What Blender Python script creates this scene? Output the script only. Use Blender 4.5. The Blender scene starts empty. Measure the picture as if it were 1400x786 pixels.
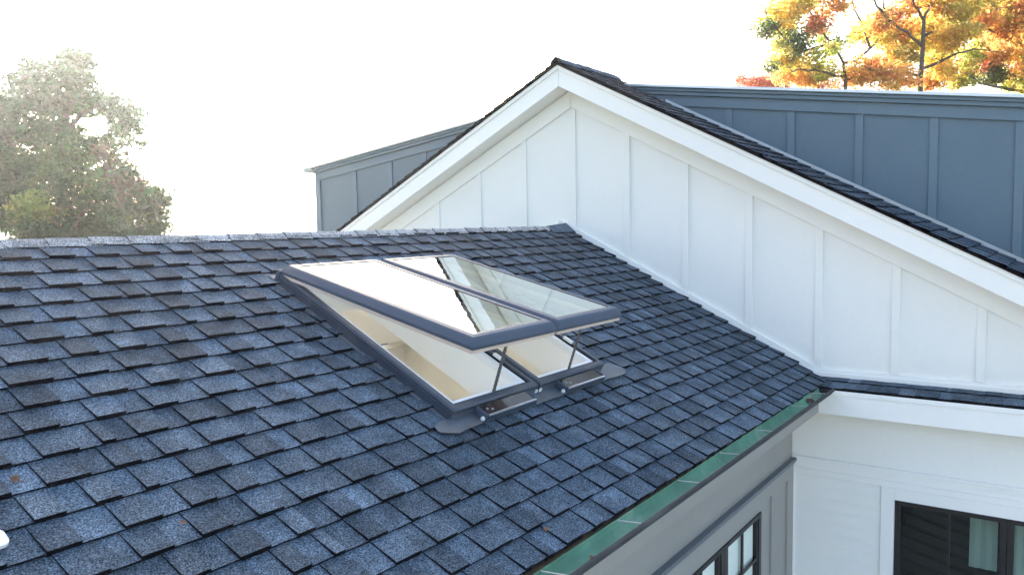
import bpy, bmesh, math, random
from mathutils import Vector, Matrix
random.seed(11)
sc = bpy.context.scene
COL = sc.collection
R = math.radians
TH = R(26.97)                      # six-in-twelve roofs
CT, ST = math.cos(TH), math.sin(TH)
EXP = 0.143                        # shingle exposure
GROUND_Z = -4.6

# ------------------------------------------------------------------ helpers
ORG = {}

def tag(o, label=None, cat=None, group=None, kind=None):
    if label: o['label'] = label
    if cat: o['category'] = cat
    if group: o['group'] = group
    if kind: o['kind'] = kind
    return o

def empty(name, loc, label, cat, group=None):
    o = bpy.data.objects.new(name, None)
    COL.objects.link(o)
    o.location = loc
    o.empty_display_size = 0.2
    ORG[o.name] = Vector(loc)
    return tag(o, label, cat, group)

class MB:
    """collects faces; build() links them as one mesh object"""
    def __init__(s): s.v, s.f, s.c, s.m = [], [], [], []
    def poly(s, pts, col=(1, 1, 1), mi=0):
        b = len(s.v); s.v += [tuple(p) for p in pts]
        s.f.append(tuple(range(b, b + len(pts)))); s.c.append(col); s.m.append(mi)
    def mesh(s, pts, faces, col=(1, 1, 1), mi=0):
        b = len(s.v); s.v += [tuple(p) for p in pts]
        for f in faces:
            s.f.append(tuple(b + i for i in f)); s.c.append(col); s.m.append(mi)
    def hexa(s, p, col=(1, 1, 1), mi=0):      # p: 4 bottom, 4 top
        s.mesh(p, [(3, 2, 1, 0), (4, 5, 6, 7), (0, 1, 5, 4), (1, 2, 6, 5), (2, 3, 7, 6), (3, 0, 4, 7)], col, mi)
    def box(s, x0, x1, y0, y1, z0, z1, T=None, col=(1, 1, 1), mi=0):
        q = [(x0, y0, z0), (x1, y0, z0), (x1, y1, z0), (x0, y1, z0), (x0, y0, z1), (x1, y0, z1), (x1, y1, z1), (x0, y1, z1)]
        if T: q = [T(*a) for a in q]
        s.hexa(q, col, mi)
    def tube(s, pts, radii, n=8, col=(1, 1, 1), mi=0, caps=True):
        pts = [Vector(p) for p in pts]
        rings = []
        for i, p in enumerate(pts):
            d = (pts[min(i + 1, len(pts) - 1)] - pts[max(i - 1, 0)]).normalized()
            a = d.cross(Vector((0.31, 0.17, 0.93)))
            if a.length < 1e-3: a = d.cross(Vector((1, 0, 0)))
            a.normalize(); b = d.cross(a)
            r = radii[i] if hasattr(radii, '__len__') else radii
            rings.append([p + (a * math.cos(t) + b * math.sin(t)) * r for t in (2 * math.pi * k / n for k in range(n))])
        vs = [q for r_ in rings for q in r_]
        fs = []
        for i in range(len(pts) - 1):
            for k in range(n):
                k2 = (k + 1) % n
                fs.append((i * n + k, i * n + k2, (i + 1) * n + k2, (i + 1) * n + k))
        if caps:
            fs.append(tuple(range(n - 1, -1, -1))); fs.append(tuple((len(pts) - 1) * n + k for k in range(n)))
        s.mesh(vs, fs, col, mi)
    def build(s, name, mats, parent=None, smooth=False, org=None, bevel=0, colors=False):
        me = bpy.data.meshes.new(name)
        if org is None:
            org = ORG.get(parent.name, Vector((0, 0, 0))) if parent else Vector((0, 0, 0))
        org = Vector(org)
        me.from_pydata([tuple(Vector(v) - org) for v in s.v], [], s.f)
        if not isinstance(mats, (list, tuple)): mats = [mats]
        for m in mats: me.materials.append(m)
        if any(s.m): me.polygons.foreach_set('material_index', s.m)
        if colors:
            at = me.color_attributes.new('tint', 'FLOAT_COLOR', 'CORNER')
            buf = []
            for p, c in zip(me.polygons, s.c):
                buf += [c[0], c[1], c[2], 1.0] * p.loop_total
            at.data.foreach_set('color', buf)
        if smooth: me.polygons.foreach_set('use_smooth', [True] * len(me.polygons))
        if name in ('glass', 'pane'):                       # closed slabs: normals outwards
            b = bmesh.new(); b.from_mesh(me); bmesh.ops.remove_doubles(b, verts=b.verts, dist=1e-5)
            bmesh.ops.recalc_face_normals(b, faces=b.faces); b.to_mesh(me); b.free()
        me.update()
        o = bpy.data.objects.new(name, me)
        COL.objects.link(o)
        ORG[o.name] = org
        if parent: o.parent = parent
        else: o.location = org
        if bevel:
            b = o.modifiers.new('bevel', 'BEVEL'); b.width = bevel; b.segments = 2; b.limit_method = 'ANGLE'
        return o

# ------------------------------------------------------------------ materials
def mat(name):
    m = bpy.data.materials.new(name); m.use_nodes = True
    nt = m.node_tree
    return m, nt, nt.nodes['Principled BSDF']
def N(nt, t, **kw):
    n = nt.nodes.new(t)
    for k, v in kw.items(): setattr(n, k, v)
    return n
def noise(nt, scale, detail=3, rough=.5, vec=None):
    n = N(nt, 'ShaderNodeTexNoise'); n.inputs['Scale'].default_value = scale
    n.inputs['Detail'].default_value = detail; n.inputs['Roughness'].default_value = rough
    if vec is not None: nt.links.new(vec, n.inputs['Vector'])
    return n
def remap(nt, out, a, b, c, d):
    n = N(nt, 'ShaderNodeMapRange'); n.inputs[1].default_value = a; n.inputs[2].default_value = b
    n.inputs[3].default_value = c; n.inputs[4].default_value = d; nt.links.new(out, n.inputs[0]); return n.outputs[0]
def vmul(nt, colour, val):
    n = N(nt, 'ShaderNodeVectorMath', operation='SCALE'); nt.links.new(colour, n.inputs[0]); nt.links.new(val, n.inputs['Scale']); return n.outputs[0]
def mixc(nt, fac, a, b):
    n = N(nt, 'ShaderNodeMix', data_type='RGBA')
    for sock, v in ((n.inputs[0], fac), (n.inputs[6], a), (n.inputs[7], b)):
        if isinstance(v, bpy.types.NodeSocket): nt.links.new(v, sock)
        elif isinstance(v, (int, float)): sock.default_value = v
        else: sock.default_value = (*v, 1)
    return n.outputs[2]
def bump(nt, bs, out, strength, dist):
    b = N(nt, 'ShaderNodeBump'); b.inputs['Strength'].default_value = strength; b.inputs['Distance'].default_value = dist
    nt.links.new(out, b.inputs['Height']); nt.links.new(b.outputs[0], bs.inputs['Normal'])

def paint(name, c, rough=.5, var=.06, spec=.4, grain=18, metal=0, bumpy=.15, stain=None):
    m, nt, bs = mat(name)
    co = N(nt, 'ShaderNodeTexCoord').outputs['Object']
    n1 = noise(nt, 2.3, 4, .6, co); n2 = noise(nt, grain, 4, .6, co)
    a = N(nt, 'ShaderNodeMath', operation='ADD'); nt.links.new(n1.outputs[0], a.inputs[0]); nt.links.new(n2.outputs[0], a.inputs[1])
    k = remap(nt, a.outputs[0], .6, 1.4, 1 - var, 1 + var)
    rgb = N(nt, 'ShaderNodeRGB'); rgb.outputs[0].default_value = (*c, 1)
    colr = vmul(nt, rgb.outputs[0], k)
    if stain:
        n3 = noise(nt, stain[1], 5, .65, co)
        colr = mixc(nt, remap(nt, n3.outputs[0], .52, .72, 0, stain[2]), colr, stain[0])
    nt.links.new(colr, bs.inputs['Base Color'])
    bs.inputs['Roughness'].default_value = rough; bs.inputs['Specular IOR Level'].default_value = spec
    bs.inputs['Metallic'].default_value = metal
    if bumpy: bump(nt, bs, n2.outputs[0], bumpy, .004)
    return m

def shingle_mat():
    m, nt, bs = mat('asphalt_shingle')
    co = N(nt, 'ShaderNodeTexCoord').outputs['Object']
    at = N(nt, 'ShaderNodeAttribute', attribute_name='tint').outputs['Color']
    g1 = noise(nt, 95, 2, .6, co); g2 = noise(nt, 190, 2, .6, co); g3 = noise(nt, 8, 3, .6, co)
    k1 = remap(nt, g1.outputs[0], .3, .7, .55, 1.5); k2 = remap(nt, g2.outputs[0], .3, .7, .15, 2.0); k3 = remap(nt, g3.outputs[0], .32, .68, .70, 1.30)
    c = vmul(nt, vmul(nt, vmul(nt, at, k1), k2), k3)
    w = noise(nt, 2.2, 5, .7, co)
    c = mixc(nt, remap(nt, w.outputs[0], .60, .8, 0, .12), c, (.075, .07, .068))
    nt.links.new(c, bs.inputs['Base Color'])
    bs.inputs['Roughness'].default_value = .9; bs.inputs['Specular IOR Level'].default_value = .12
    bump(nt, bs, g2.outputs[0], .5, .004)
    return m

def leaf_mat(name='leaf', trans=.5):
    m, nt, bs = mat(name)
    at = N(nt, 'ShaderNodeAttribute', attribute_name='tint').outputs['Color']
    nt.links.new(at, bs.inputs['Base Color']); bs.inputs['Roughness'].default_value = .55
    bs.inputs['Specular IOR Level'].default_value = .3
    tr = N(nt, 'ShaderNodeBsdfTranslucent'); nt.links.new(at, tr.inputs['Color'])
    mx = N(nt, 'ShaderNodeMixShader'); mx.inputs[0].default_value = trans
    nt.links.new(bs.outputs[0], mx.inputs[1]); nt.links.new(tr.outputs[0], mx.inputs[2])
    nt.links.new(mx.outputs[0], nt.nodes['Material Output'].inputs['Surface'])
    return m

def glass_mat(name, tint=(.9, .96, .93), ior=1.6, rough=0.0, wave=0, coat=None):
    m, nt, bs = mat(name)
    nt.nodes.remove(bs)
    fr = N(nt, 'ShaderNodeFresnel'); fr.inputs['IOR'].default_value = ior
    tr = N(nt, 'ShaderNodeBsdfTransparent'); tr.inputs['Color'].default_value = (*tint, 1)
    gl = N(nt, 'ShaderNodeBsdfGlossy'); gl.inputs['Roughness'].default_value = rough; gl.inputs['Color'].default_value = (.96, 1, .99, 1)
    mx = N(nt, 'ShaderNodeMixShader')
    if coat:
        lw = N(nt, 'ShaderNodeLayerWeight'); lw.inputs['Blend'].default_value = .5
        refl = remap(nt, lw.outputs['Facing'], 0, 1, coat[0], coat[1])
    else: refl = fr.outputs[0]
    geo = N(nt, 'ShaderNodeNewGeometry')                # inner faces of the pane let light straight out
    inv = N(nt, 'ShaderNodeMath', operation='SUBTRACT'); inv.inputs[0].default_value = 1; nt.links.new(geo.outputs['Backfacing'], inv.inputs[1])
    fa = N(nt, 'ShaderNodeMath', operation='MULTIPLY'); nt.links.new(refl, fa.inputs[0]); nt.links.new(inv.outputs[0], fa.inputs[1])
    nt.links.new(fa.outputs[0], mx.inputs[0]); nt.links.new(tr.outputs[0], mx.inputs[1]); nt.links.new(gl.outputs[0], mx.inputs[2])
    nt.links.new(mx.outputs[0], nt.nodes['Material Output'].inputs['Surface'])
    if wave:
        co = N(nt, 'ShaderNodeTexCoord').outputs['Object']
        n = noise(nt, 5, 2, .5, co); b = N(nt, 'ShaderNodeBump'); b.inputs['Strength'].default_value = wave; b.inputs['Distance'].default_value = .01
        nt.links.new(n.outputs[0], b.inputs['Height']); nt.links.new(b.outputs[0], gl.inputs['Normal'])
    return m

SH = shingle_mat()
WHITE = paint('white_board', (.83, .82, .765), .42, .03, .4, 30)
WHITE_TRIM = paint('white_trim', (.85, .84, .79), .38, .02, .4, 30)
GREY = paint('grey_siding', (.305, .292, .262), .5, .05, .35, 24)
GREY_DARK = paint('grey_flashing', (.12, .135, .15), .4, .1, .5, 24)
BLUE = paint('blue_grey_siding', (.112, .168, .208), .48, .06, .4, 22)
BLUE_TRIM = paint('blue_grey_trim', (.122, .180, .222), .45, .05, .4, 22)
CLAD = paint('dark_blue_cladding', (.050, .070, .102), .42, .1, .3, 14, 0, .05)
CURB = paint('curb_cladding', (.036, .050, .074), .36, .15, .5, 10, 0, .05, ((.11, .095, .08), 5, .5))
LEAD = paint('flashing_metal', (.095, .115, .14), .36, .25, .6, 9, .2, .1, ((.16, .125, .095), 6, .8))
EDGE = paint('bright_metal', (.62, .65, .68), .28, .05, .5, 20, .8, .02)
WOOD = paint('pale_sash_wood', (.66, .53, .44), .5, .08, .3, 30)
LIP = paint('white_lip', (.82, .83, .84), .35, .02, .5, 30)
CREAM = paint('cream_plaster', (.90, .90, .88), .7, .02, .2, 10)
BEIGE = paint('beige_plaster', (.86, .85, .80), .7, .02, .2, 10)
FLOORM = paint('pale_floor', (.74, .72, .69), .5, .15, .3, 6)
BLACK = paint('black_frame', (.014, .013, .014), .4, .1, .4, 20)
RUBBER = paint('black_gasket', (.012, .013, .016), .6, .1, .3, 20)
STEEL = paint('chain_steel', (.16, .155, .15), .4, .2, .5, 60, .6)
SOLAR = paint('solar_cell', (.010, .012, .02), .1, .4, .7, 12, 0, 0, ((.03, .018, .014), 8, .6))
GUT_IN = paint('green_patina', (.125, .275, .175), .6, .35, .3, 5, 0, .1, ((.34, .42, .32), 2.2, .95))
GUT_OUT = paint('dark_bronze', (.020, .021, .024), .55, .25, .35, 8, 0, .1, ((.10, .10, .10), 2, .5))
CURTAIN = paint('pale_curtain', (.80, .85, .78), .8, .06, .2, 12)
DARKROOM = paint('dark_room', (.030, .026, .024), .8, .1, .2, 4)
SLAT = paint('dark_slat', (.05, .042, .038), .6, .1, .2, 4)
BARK = paint('bark', (.105, .098, .086), .85, .3, .1, 14, 0, .6)
LEAF = leaf_mat()
LEAF_DULL = leaf_mat('dull_leaf', .22)
GLASS = glass_mat('skylight_glass', (.95, .985, .96), 2.5, 0, .03, (.14, .98))
WGLASS = glass_mat('window_glass', (.72, .78, .76), 1.45)
CLEAR = glass_mat('clear_glass', (.97, .98, .97), 1.35)
DRYLEAF = leaf_mat('dry_leaf', .3)

# ------------------------------------------------------------------ shingle courses
def shade():
    b = random.choice((.058, .066, .074, .083, .094)) * random.uniform(.9, 1.12)
    w = random.uniform(-.05, .05)
    return (b * (.80 + w * .5), b * 1.09, b * (1.39 - w * .7))
CUT = (.006, .006, .008)

def shingles(mb, T, x0, x1, n, edge, first=None, hole=None, smin=-.02, k0=1, per=(.19, .275), lift=.0195, hb=.008):
    """n courses laid from the ridge down; every course is a backing strip with thicker teeth on it"""
    def piece(a, b, st, sb, ht, hb, th, col):
        # clip against the hole (in x, s)
        rects = [(a, b, 0.0, 1.0)]
        if hole:
            hx0, hx1, hs0, hs1 = hole
            if b > hx0 and a < hx1 and sb > hs0 and st < hs1:
                rects = []
                f0 = max(0, (hs0 - st) / (sb - st)); f1 = min(1, (hs1 - st) / (sb - st))
                if a < hx0: rects.append((a, hx0, 0, 1))
                if b > hx1: rects.append((hx1, b, 0, 1))
                ca, cb = max(a, hx0), min(b, hx1)
                if f0 > 0: rects.append((ca, cb, 0, f0))
                if f1 < 1: rects.append((ca, cb, f1, 1))
        for (p, q, f, g) in rects:
            if q - p < .004: continue
            sT, sB = st + (sb - st) * f, st + (sb - st) * g
            hT, hB = ht + (hb - ht) * f, ht + (hb - ht) * g
            e0, e1 = edge(p), edge(q)
            P = [T(p, sT + e0, hT - th), T(q, sT + e1, hT - th), T(q, sB + e1, hB - th), T(p, sB + e0, hB - th),
                 T(p, sT + e0, hT), T(q, sT + e1, hT), T(q, sB + e1, hB), T(p, sB + e0, hB)]
            mb.mesh(P, [(4, 7, 6, 5)], col)
            mb.mesh(P, [(3, 2, 6, 7), (0, 3, 7, 4), (2, 1, 5, 6)], CUT)
    for k in range(k0, n + 1):
        sb = k * EXP; st = sb - EXP - .05
        if first is not None: sb = sb - EXP + first; st = sb - EXP - .05
        st = max(st, smin)
        x = x0 - random.uniform(0, .3)
        while x < x1:
            tw = random.uniform(*per) * random.uniform(.42, .66); gw = random.uniform(*per) * random.uniform(.34, .58)
            if random.random() < .07: gw = .03
            if random.random() < .05: tw = .05
            a, b, c = max(x, x0), min(x + tw, x1), min(x + tw + gw, x1)
            j = random.uniform(-.0025, .0025); w = random.uniform(0, .0015)
            ca = shade(); cb = shade()
            kb = random.uniform(1.0, 1.3); cb = tuple(v * kb for v in cb)
            if b > a:
                piece(a, b, st, sb + j + .001, -.006, lift + w, lift + .011 + w, ca)     # tooth
            if c > b - .02 and c > a:
                piece(max(b - .02, x0), c, st, sb + j, -.0075, hb, .0085, cb)
            if b > a: piece(a, b, st, sb + j - .001, -.0078, hb - .0005, .0085, cb)
            x += tw + gw

def rT(X, s, h):                       # main slope: ridge on the x axis, falling towards -y
    return (X, -s * CT - h * ST, -s * ST + h * CT)
RY, RZ = -.0715, -.0365              # apex of the wing roof
def rTb(X, s, h):
    return (X, RY + s * CT + h * ST, RZ - s * ST + h * CT)
GY, GZ = -.14, 1.60                    # ridge of the white gable
def gTr(X, s, h): return (X, GY - s * CT - h * ST, GZ - s * ST + h * CT)
def gTl(X, s, h): return (X, GY + s * CT + h * ST, GZ - s * ST + h * CT)
def zr(Y): return GZ - abs(Y - GY) * math.tan(TH)

HX0, HX1, HS0, HS1 = -4.10, -2.58, .66, 2.10      # hole for the two skylights
EAVE_S = 2.983

# ================================================================== HOUSE
house = empty('house', (-.5, 0, GROUND_Z), 'house with a grey shingled wing, white board and batten gable and blue grey dormer', 'house')

# --- grey wing roof, camera side
mb = MB()
WX0 = -9.0
def tilt(X): return .318 * EXP * X / 5.5
shingles(mb, rT, WX0, -.004, 21, tilt, hole=(HX0, HX1, HS0, HS1), smin=.088, k0=1)
# deck below, split round the hole
def deck(mb, T, x0, x1, s0, s1, top, bot, hole=None):
    rs = [(x0, x1, s0, s1)]
    if hole:
        a, b, c, d = hole
        rs = [(x0, a, s0, s1), (b, x1, s0, s1), (a, b, s0, c), (a, b, d, s1)]
    for (a, b, c, d) in rs: mb.box(a, b, c, d, bot, top, T, CUT)
deck(mb, rT, WX0 + .02, -.006, .098, 2.93, -.017, -.06, (HX0 + .02, HX1 - .02, HS0 + .02, HS1 - .02))
wing_roof = tag(mb.build('wing_roof', SH, house, colors=True), 'dark blue grey shingle slope round the skylights')
mb = MB()
shingles(mb, rTb, WX0, -.004, 21, lambda x: 0)
deck(mb, rTb, WX0 + .02, -.006, .0, 2.96, -.017, -.06)
mb.build('back_roof_slope', SH, house, colors=True)

# --- ridge caps
def cap_run(mb, cx, T2, xa, xb, step, half, pale=False):
    x = xa
    while x < xb:
        L = step + .06
        g = random.uniform(.85, 1.15)
        col = tuple(v * (g + .3) for v in shade()) if not pale else (.33 * g, .32 * g, .31 * g)
        hh = half * random.uniform(.95, 1.06); o = random.uniform(-.004, .004)
        prof = [(-hh, .004), (-hh * .7, .3 * hh), (-hh * .35, .38 * hh), (0, .41 * hh), (hh * .35, .38 * hh), (hh * .7, .3 * hh), (hh, .004)]
        A, B = [], []
        for (s, h) in prof:
            A.append(T2(x, s, h + .010 + o)); B.append(T2(x + L, s, h + .002))
        Ad = [T2(x, s, h + .002 + o) for (s, h) in prof]
        Bd = [T2(x + L, s, h - .007) for (s, h) in prof]
        n = len(prof)
        for i in range(n - 1):
            mb.poly((A[i], A[i + 1], B[i + 1], B[i]), col)
            mb.poly((Ad[i + 1], Ad[i], A[i], A[i + 1])[::-1], CUT)
            mb.poly((Bd[i], Bd[i + 1], B[i + 1], B[i]), CUT)
        mb.poly((A[0], B[0], Bd[0], Ad[0]), CUT); mb.poly((Ad[-1], Bd[-1], B[-1], A[-1]), CUT)
        x += step
def ridge_map(y0, z0):
    def f(x, s, h):                    # s signed: negative = camera side
        a = abs(s)
        return (x, y0 + s * CT, z0 - a * ST + h)
    return f
mb = MB(); cap_run(mb, 0, ridge_map(RY, RZ), WX0, -.30, .215, .052, True)
# the last cap before the gable wall is lifted up against it
e = ridge_map(RY, RZ)
P = [e(-.40, -.10, .012), e(-.40, 0, .030), e(-.40, .10, .012), e(-.004, -.13, .024), e(-.004, 0, .058), e(-.004, .13, .024)]
Pd = [(a, b, c - .012) for a, b, c in P]
col = shade()
for q in ((0, 3, 4, 1), (1, 4, 5, 2)): mb.mesh(P, [q], col)
mb.mesh(P + Pd, [(0, 1, 7, 6), (1, 2, 8, 7), (3, 9, 10, 4), (0, 6, 9, 3), (2, 5, 11, 8)], CUT)
tag(mb.build('ridge_cap', SH, wing_roof, colors=True), 'row of overlapping ridge cap shingles')

# --- wing walls
WY = -2.37
def wall_sheet(mb, axis, at, thick, a0, a1, z0, z1, holes):
    """wall in a vertical plane with rectangular holes (b0,b1,c0,c1); butted pieces"""
    xs = sorted({a0, a1} | {h[0] for h in holes} | {h[1] for h in holes})
    for i in range(len(xs) - 1):
        p, q = xs[i], xs[i + 1]
        segs = [(z0, z1)]
        for h in holes:
            if h[0] <= p + 1e-6 and h[1] >= q - 1e-6:
                new = []
                for (u, v) in segs:
                    if h[2] > u: new.append((u, min(v, h[2])))
                    if h[3] < v: new.append((max(u, h[3]), v))
                segs = new
        for (u, v) in segs:
            if v - u < 1e-4: continue
            if axis == 'y': mb.box(p, q, at, at + thick, u, v)
            else: mb.box(at, at + thick, p, q, u, v)

GW = (-2.50, -.865, -3.65, -2.302)               # window hole in the grey wall (x0,x1,z0,z1)
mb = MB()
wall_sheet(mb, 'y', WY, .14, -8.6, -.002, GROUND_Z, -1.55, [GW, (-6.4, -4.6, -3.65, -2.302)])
wall_sheet(mb, 'y', 2.23, .14, -8.6, -.002, GROUND_Z, -1.55, [(-8.2, -5.0, -4.2, -1.86), (-4.8, -.3, -4.2, -1.86)])  # wide back openings added, out of view, to let daylight into the room
wall_sheet(mb, 'x', -8.6, .14, WY + .14, 2.23, GROUND_Z, -1.55, [(-2.0, 2.0, -4.4, -1.66)])  # end opening likewise added to brighten the room
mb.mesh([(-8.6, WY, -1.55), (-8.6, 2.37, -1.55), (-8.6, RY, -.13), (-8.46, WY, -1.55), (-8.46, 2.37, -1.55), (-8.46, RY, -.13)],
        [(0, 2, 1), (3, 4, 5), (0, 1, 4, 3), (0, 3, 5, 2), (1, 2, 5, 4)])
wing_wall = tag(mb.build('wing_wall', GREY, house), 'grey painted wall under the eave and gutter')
mb = MB()
mb.box(-8.6, -.003, WY - .045, WY - .001, -2.095, -2.07)
mb.box(-8.6, -.003, WY - .03, WY - .001, -2.118, -2.0955)
mb.build('drip_cap', GREY_DARK, wing_wall)
mb = MB()
mb.box(-8.6, -.003, WY - .018, WY - .001, -2.235, -2.1185)
mb.build('frieze_board', GREY, wing_wall)
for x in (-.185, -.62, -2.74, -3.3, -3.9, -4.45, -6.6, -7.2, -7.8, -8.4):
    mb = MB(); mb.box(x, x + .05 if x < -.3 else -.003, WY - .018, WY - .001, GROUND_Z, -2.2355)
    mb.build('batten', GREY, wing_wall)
mb = MB()
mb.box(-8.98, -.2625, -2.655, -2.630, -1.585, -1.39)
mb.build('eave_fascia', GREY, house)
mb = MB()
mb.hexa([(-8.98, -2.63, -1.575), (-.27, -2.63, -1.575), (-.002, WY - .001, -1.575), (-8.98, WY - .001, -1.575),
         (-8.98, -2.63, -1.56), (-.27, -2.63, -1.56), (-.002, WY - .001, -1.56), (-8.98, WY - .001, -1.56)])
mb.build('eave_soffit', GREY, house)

# --- casement windows of the grey wall
def grey_window(name, x0, x1, z0, z1, lab=None):
    fb = MB(); y0, y1 = WY - .012, WY + .07
    w = .042
    mid = (x0 + x1) / 2
    for a, b in ((x0, mid - .002), (mid + .002, x1)):
        a2, b2 = a + .09, b - .09
        fb.box(a, a2 - .03, y0, y1, z0, z1); fb.box(b2 + .03, b, y0, y1, z0, z1)
        fb.box(a2 - .03, b2 + .03, y0, y1, z1 - .035, z1); fb.box(a2 - .03, b2 + .03, y0, y1, z0, z0 + .05)
        fb.box(a2 - .029, a2, y0 + .008, y1, z0 + .05, z1 - .035); fb.box(b2, b2 + .029, y0 + .008, y1, z0 + .05, z1 - .035)
    fo = fb.build('window', BLACK, house, bevel=.003)
    if lab: tag(fo, lab)
    for a, b in ((x0, mid), (mid, x1)):
        a2, b2 = a + .09, b - .09
        p = MB(); p.box(a2, b2, WY + .014, WY + .020, z0 + .05, z1 - .035); p.build('pane', CLEAR, fo)
        mm = MB(); c = (a2 + b2) / 2
        mm.box(c - .011, c + .011, WY - .004, WY + .0138, z0 + .05, z1 - .035)
        for z in (z1 - .36, z1 - .70, z1 - 1.03):
            mm.box(a2, c - .011, WY - .004, WY + .0138, z - .011, z + .011); mm.box(c + .011, b2, WY - .004, WY + .0138, z - .011, z + .011)
        mm.build('muntin', BLACK, fo)
    return fo
grey_window('window', GW[0], GW[1], GW[2], GW[3], 'black casement window in the grey wall')
grey_window('window', -6.4, -4.6, -3.65, -2.302)
for a, b in ((-2.41, -1.775), (-1.59, -.955)):
    mb = MB(); n = 16
    for i in range(n):
        u0, u1 = a + (b - a) * i / n, a + (b - a) * (i + 1) / n
        y = lambda k: WY + .030 + (.004 if k % 2 else 0)
        mb.hexa([(u0, y(i), -3.60), (u1, y(i + 1), -3.60), (u1, y(i + 1) + .004, -3.60), (u0, y(i) + .004, -3.60), (u0, y(i), -2.337), (u1, y(i + 1), -2.337), (u1, y(i + 1) + .004, -2.337), (u0, y(i) + .004, -2.337)])
    mb.build('curtain', CURTAIN, house)

# --- the room under the wing roof (seen through the open skylights)
SKH = -.18                                       # depth of the ceiling plane below the shingles
mb = MB()
FZ = GROUND_Z + .15
y_f, y_b = WY + .142, 2.228
mb.box(-8.45, -.06, y_f, y_b, FZ - .1, FZ)
mb.build('room_floor', FLOORM, house)
mb = MB()
mb.box(-.055, -.015, y_f, y_b, FZ, -1.40)
mb.mesh([(-.055, y_f, -1.40), (-.055, y_b, -1.40), (-.055, 0, -.2), (-.015, y_f, -1.40), (-.015, y_b, -1.40), (-.015, 0, -.2)],
        [(0, 2, 1), (3, 4, 5), (0, 3, 5, 2), (1, 2, 5, 4)])
mb.build('room_end_wall', BEIGE, house)
mb = MB()
for (x0, x1, z0, z1) in ((-8.45, -8.2, FZ, -1.425), (-5.0, -4.8, FZ, -1.425), (-.3, -.056, FZ, -1.425), (-8.2, -5.0, -1.86, -1.425), (-4.8, -.3, -1.86, -1.425), (-8.2, -5.0, FZ, -4.2), (-4.8, -.3, FZ, -4.2)):
    mb.box(x0, x1, y_b - .03, y_b - .001, z0, z1)
mb.build('room_back_wall', CREAM, house)
for (x0, x1) in ((-8.2, -5.0), (-4.8, -.3)):  # unseen back glazing, added so sun and sky light the room
    mb = MB()
    for a, b, c, d in ((x0, x0 + .06, -4.2, -1.86), (x1 - .06, x1, -4.2, -1.86), (x0 + .06, x1 - .06, -1.92, -1.86), (x0 + .06, x1 - .06, -4.2, -4.14), ((x0 + x1) / 2 - .03, (x0 + x1) / 2 + .03, -4.14, -1.92)):
        mb.box(a, b, 2.29, 2.34, c, d)
    fo = mb.build('added_back_window', BLACK, house)
    mb = MB(); mb.box(x0 + .06, x1 - .06, 2.31, 2.318, -4.14, -1.92); mb.build('pane', CLEAR, fo)
mb = MB()  # unseen end glazing, added to bring more sky light inside
for a, b, c, d in ((-2.0, -1.94, -4.4, -1.66), (1.94, 2.0, -4.4, -1.66), (-1.94, 1.94, -1.72, -1.66), (-1.94, 1.94, -4.4, -4.34), (-.03, .03, -4.34, -1.72)):
    mb.box(-8.56, -8.5, a, b, c, d)
fo = mb.build('added_end_window', BLACK, house)
mb = MB(); mb.box(-8.535, -8.528, -1.94, 1.94, -4.34, -1.72); mb.build('pane', CLEAR, fo)
# ceilings
S1 = (-4.10, -3.355); DX = .775                  # first skylight in x; second is DX further along
CW = .05                                         # curb wall
OS0, OS1 = .66 + CW, 2.095 - CW
op = [(S1[0] + CW, S1[1] - CW), (S1[0] + DX + CW, S1[1] + DX - CW)]
mb = MB()
def ceil(a, b, c, d, T): mb.box(a, b, c, d, SKH - .02, SKH, T)
t0 = .20; t1 = 2.42
xs = [-8.45, op[0][0], op[0][1], op[1][0], op[1][1], -.056]
for i in range(5):
    a, b = xs[i], xs[i + 1]
    if i in (1, 3): ceil(a, b, t0, OS0, rT); ceil(a, b, OS1, t1, rT)
    else: ceil(a, b, t0, t1, rT)
ceil(-8.45, -.056, t0 - .11, t1 - .02, rTb)
mb.build('vaulted_ceiling', CREAM, house)

# --- white gable end
mb = MB()
WW = (-4.80, -3.205, -3.75, -2.30)               # window hole (y0,y1,z0,z1)
yl, yr = 5.6, -5.6
# upper wall: polygon under the rakes
def gable_poly(x, inset=.0, zb=-1.32):
    return [(x, yr, zb), (x, yl, zb), (x, yl, zr(yl) - .06), (x, GY, GZ - .06), (x, yr, zr(yr) - .06)]
A = gable_poly(0, zb=-1.62); B = gable_poly(.14, zb=-1.62)
mb.mesh(A + B, [(0, 1, 2, 3, 4), (9, 8, 7, 6, 5), (1, 6, 7, 2), (0, 4, 9, 5), (0, 5, 6, 1), (3, 2, 7, 8), (4, 3, 8, 9)])
# lower wall with the window
wall_sheet(mb, 'x', 0.0, .14, yr, WY + .1, GROUND_Z, -1.6205, [WW])
wall_sheet(mb, 'x', 0.0, .14, WY + .1, yl, GROUND_Z, -1.6205, [])
gable_wall = tag(mb.build('gable_wall', WHITE, house), 'white board and batten gable wall')
for i in range(-7, 12):
    yc = 1.664 - .6064 * i
    top = zr(yc) - .415
    bot = -1.26 if yc < -2.45 else (-1.6 if abs(yc) > 2.6 else -abs(yc) * math.tan(TH) + .02)
    if top - bot < .05: continue
    mb = MB()
    mb.hexa([(-.019, yc - .032, bot), (-.001, yc - .032, bot), (-.001, yc + .032, bot), (-.019, yc + .032, bot),
             (-.019, yc - .032, zr(yc - .032) - .418), (-.001, yc - .032, zr(yc - .032) - .418), (-.001, yc + .032, zr(yc + .032) - .418), (-.019, yc + .032, zr(yc + .032) - .418)])
    mb.build('batten', WHITE, gable_wall, bevel=.003)
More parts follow.
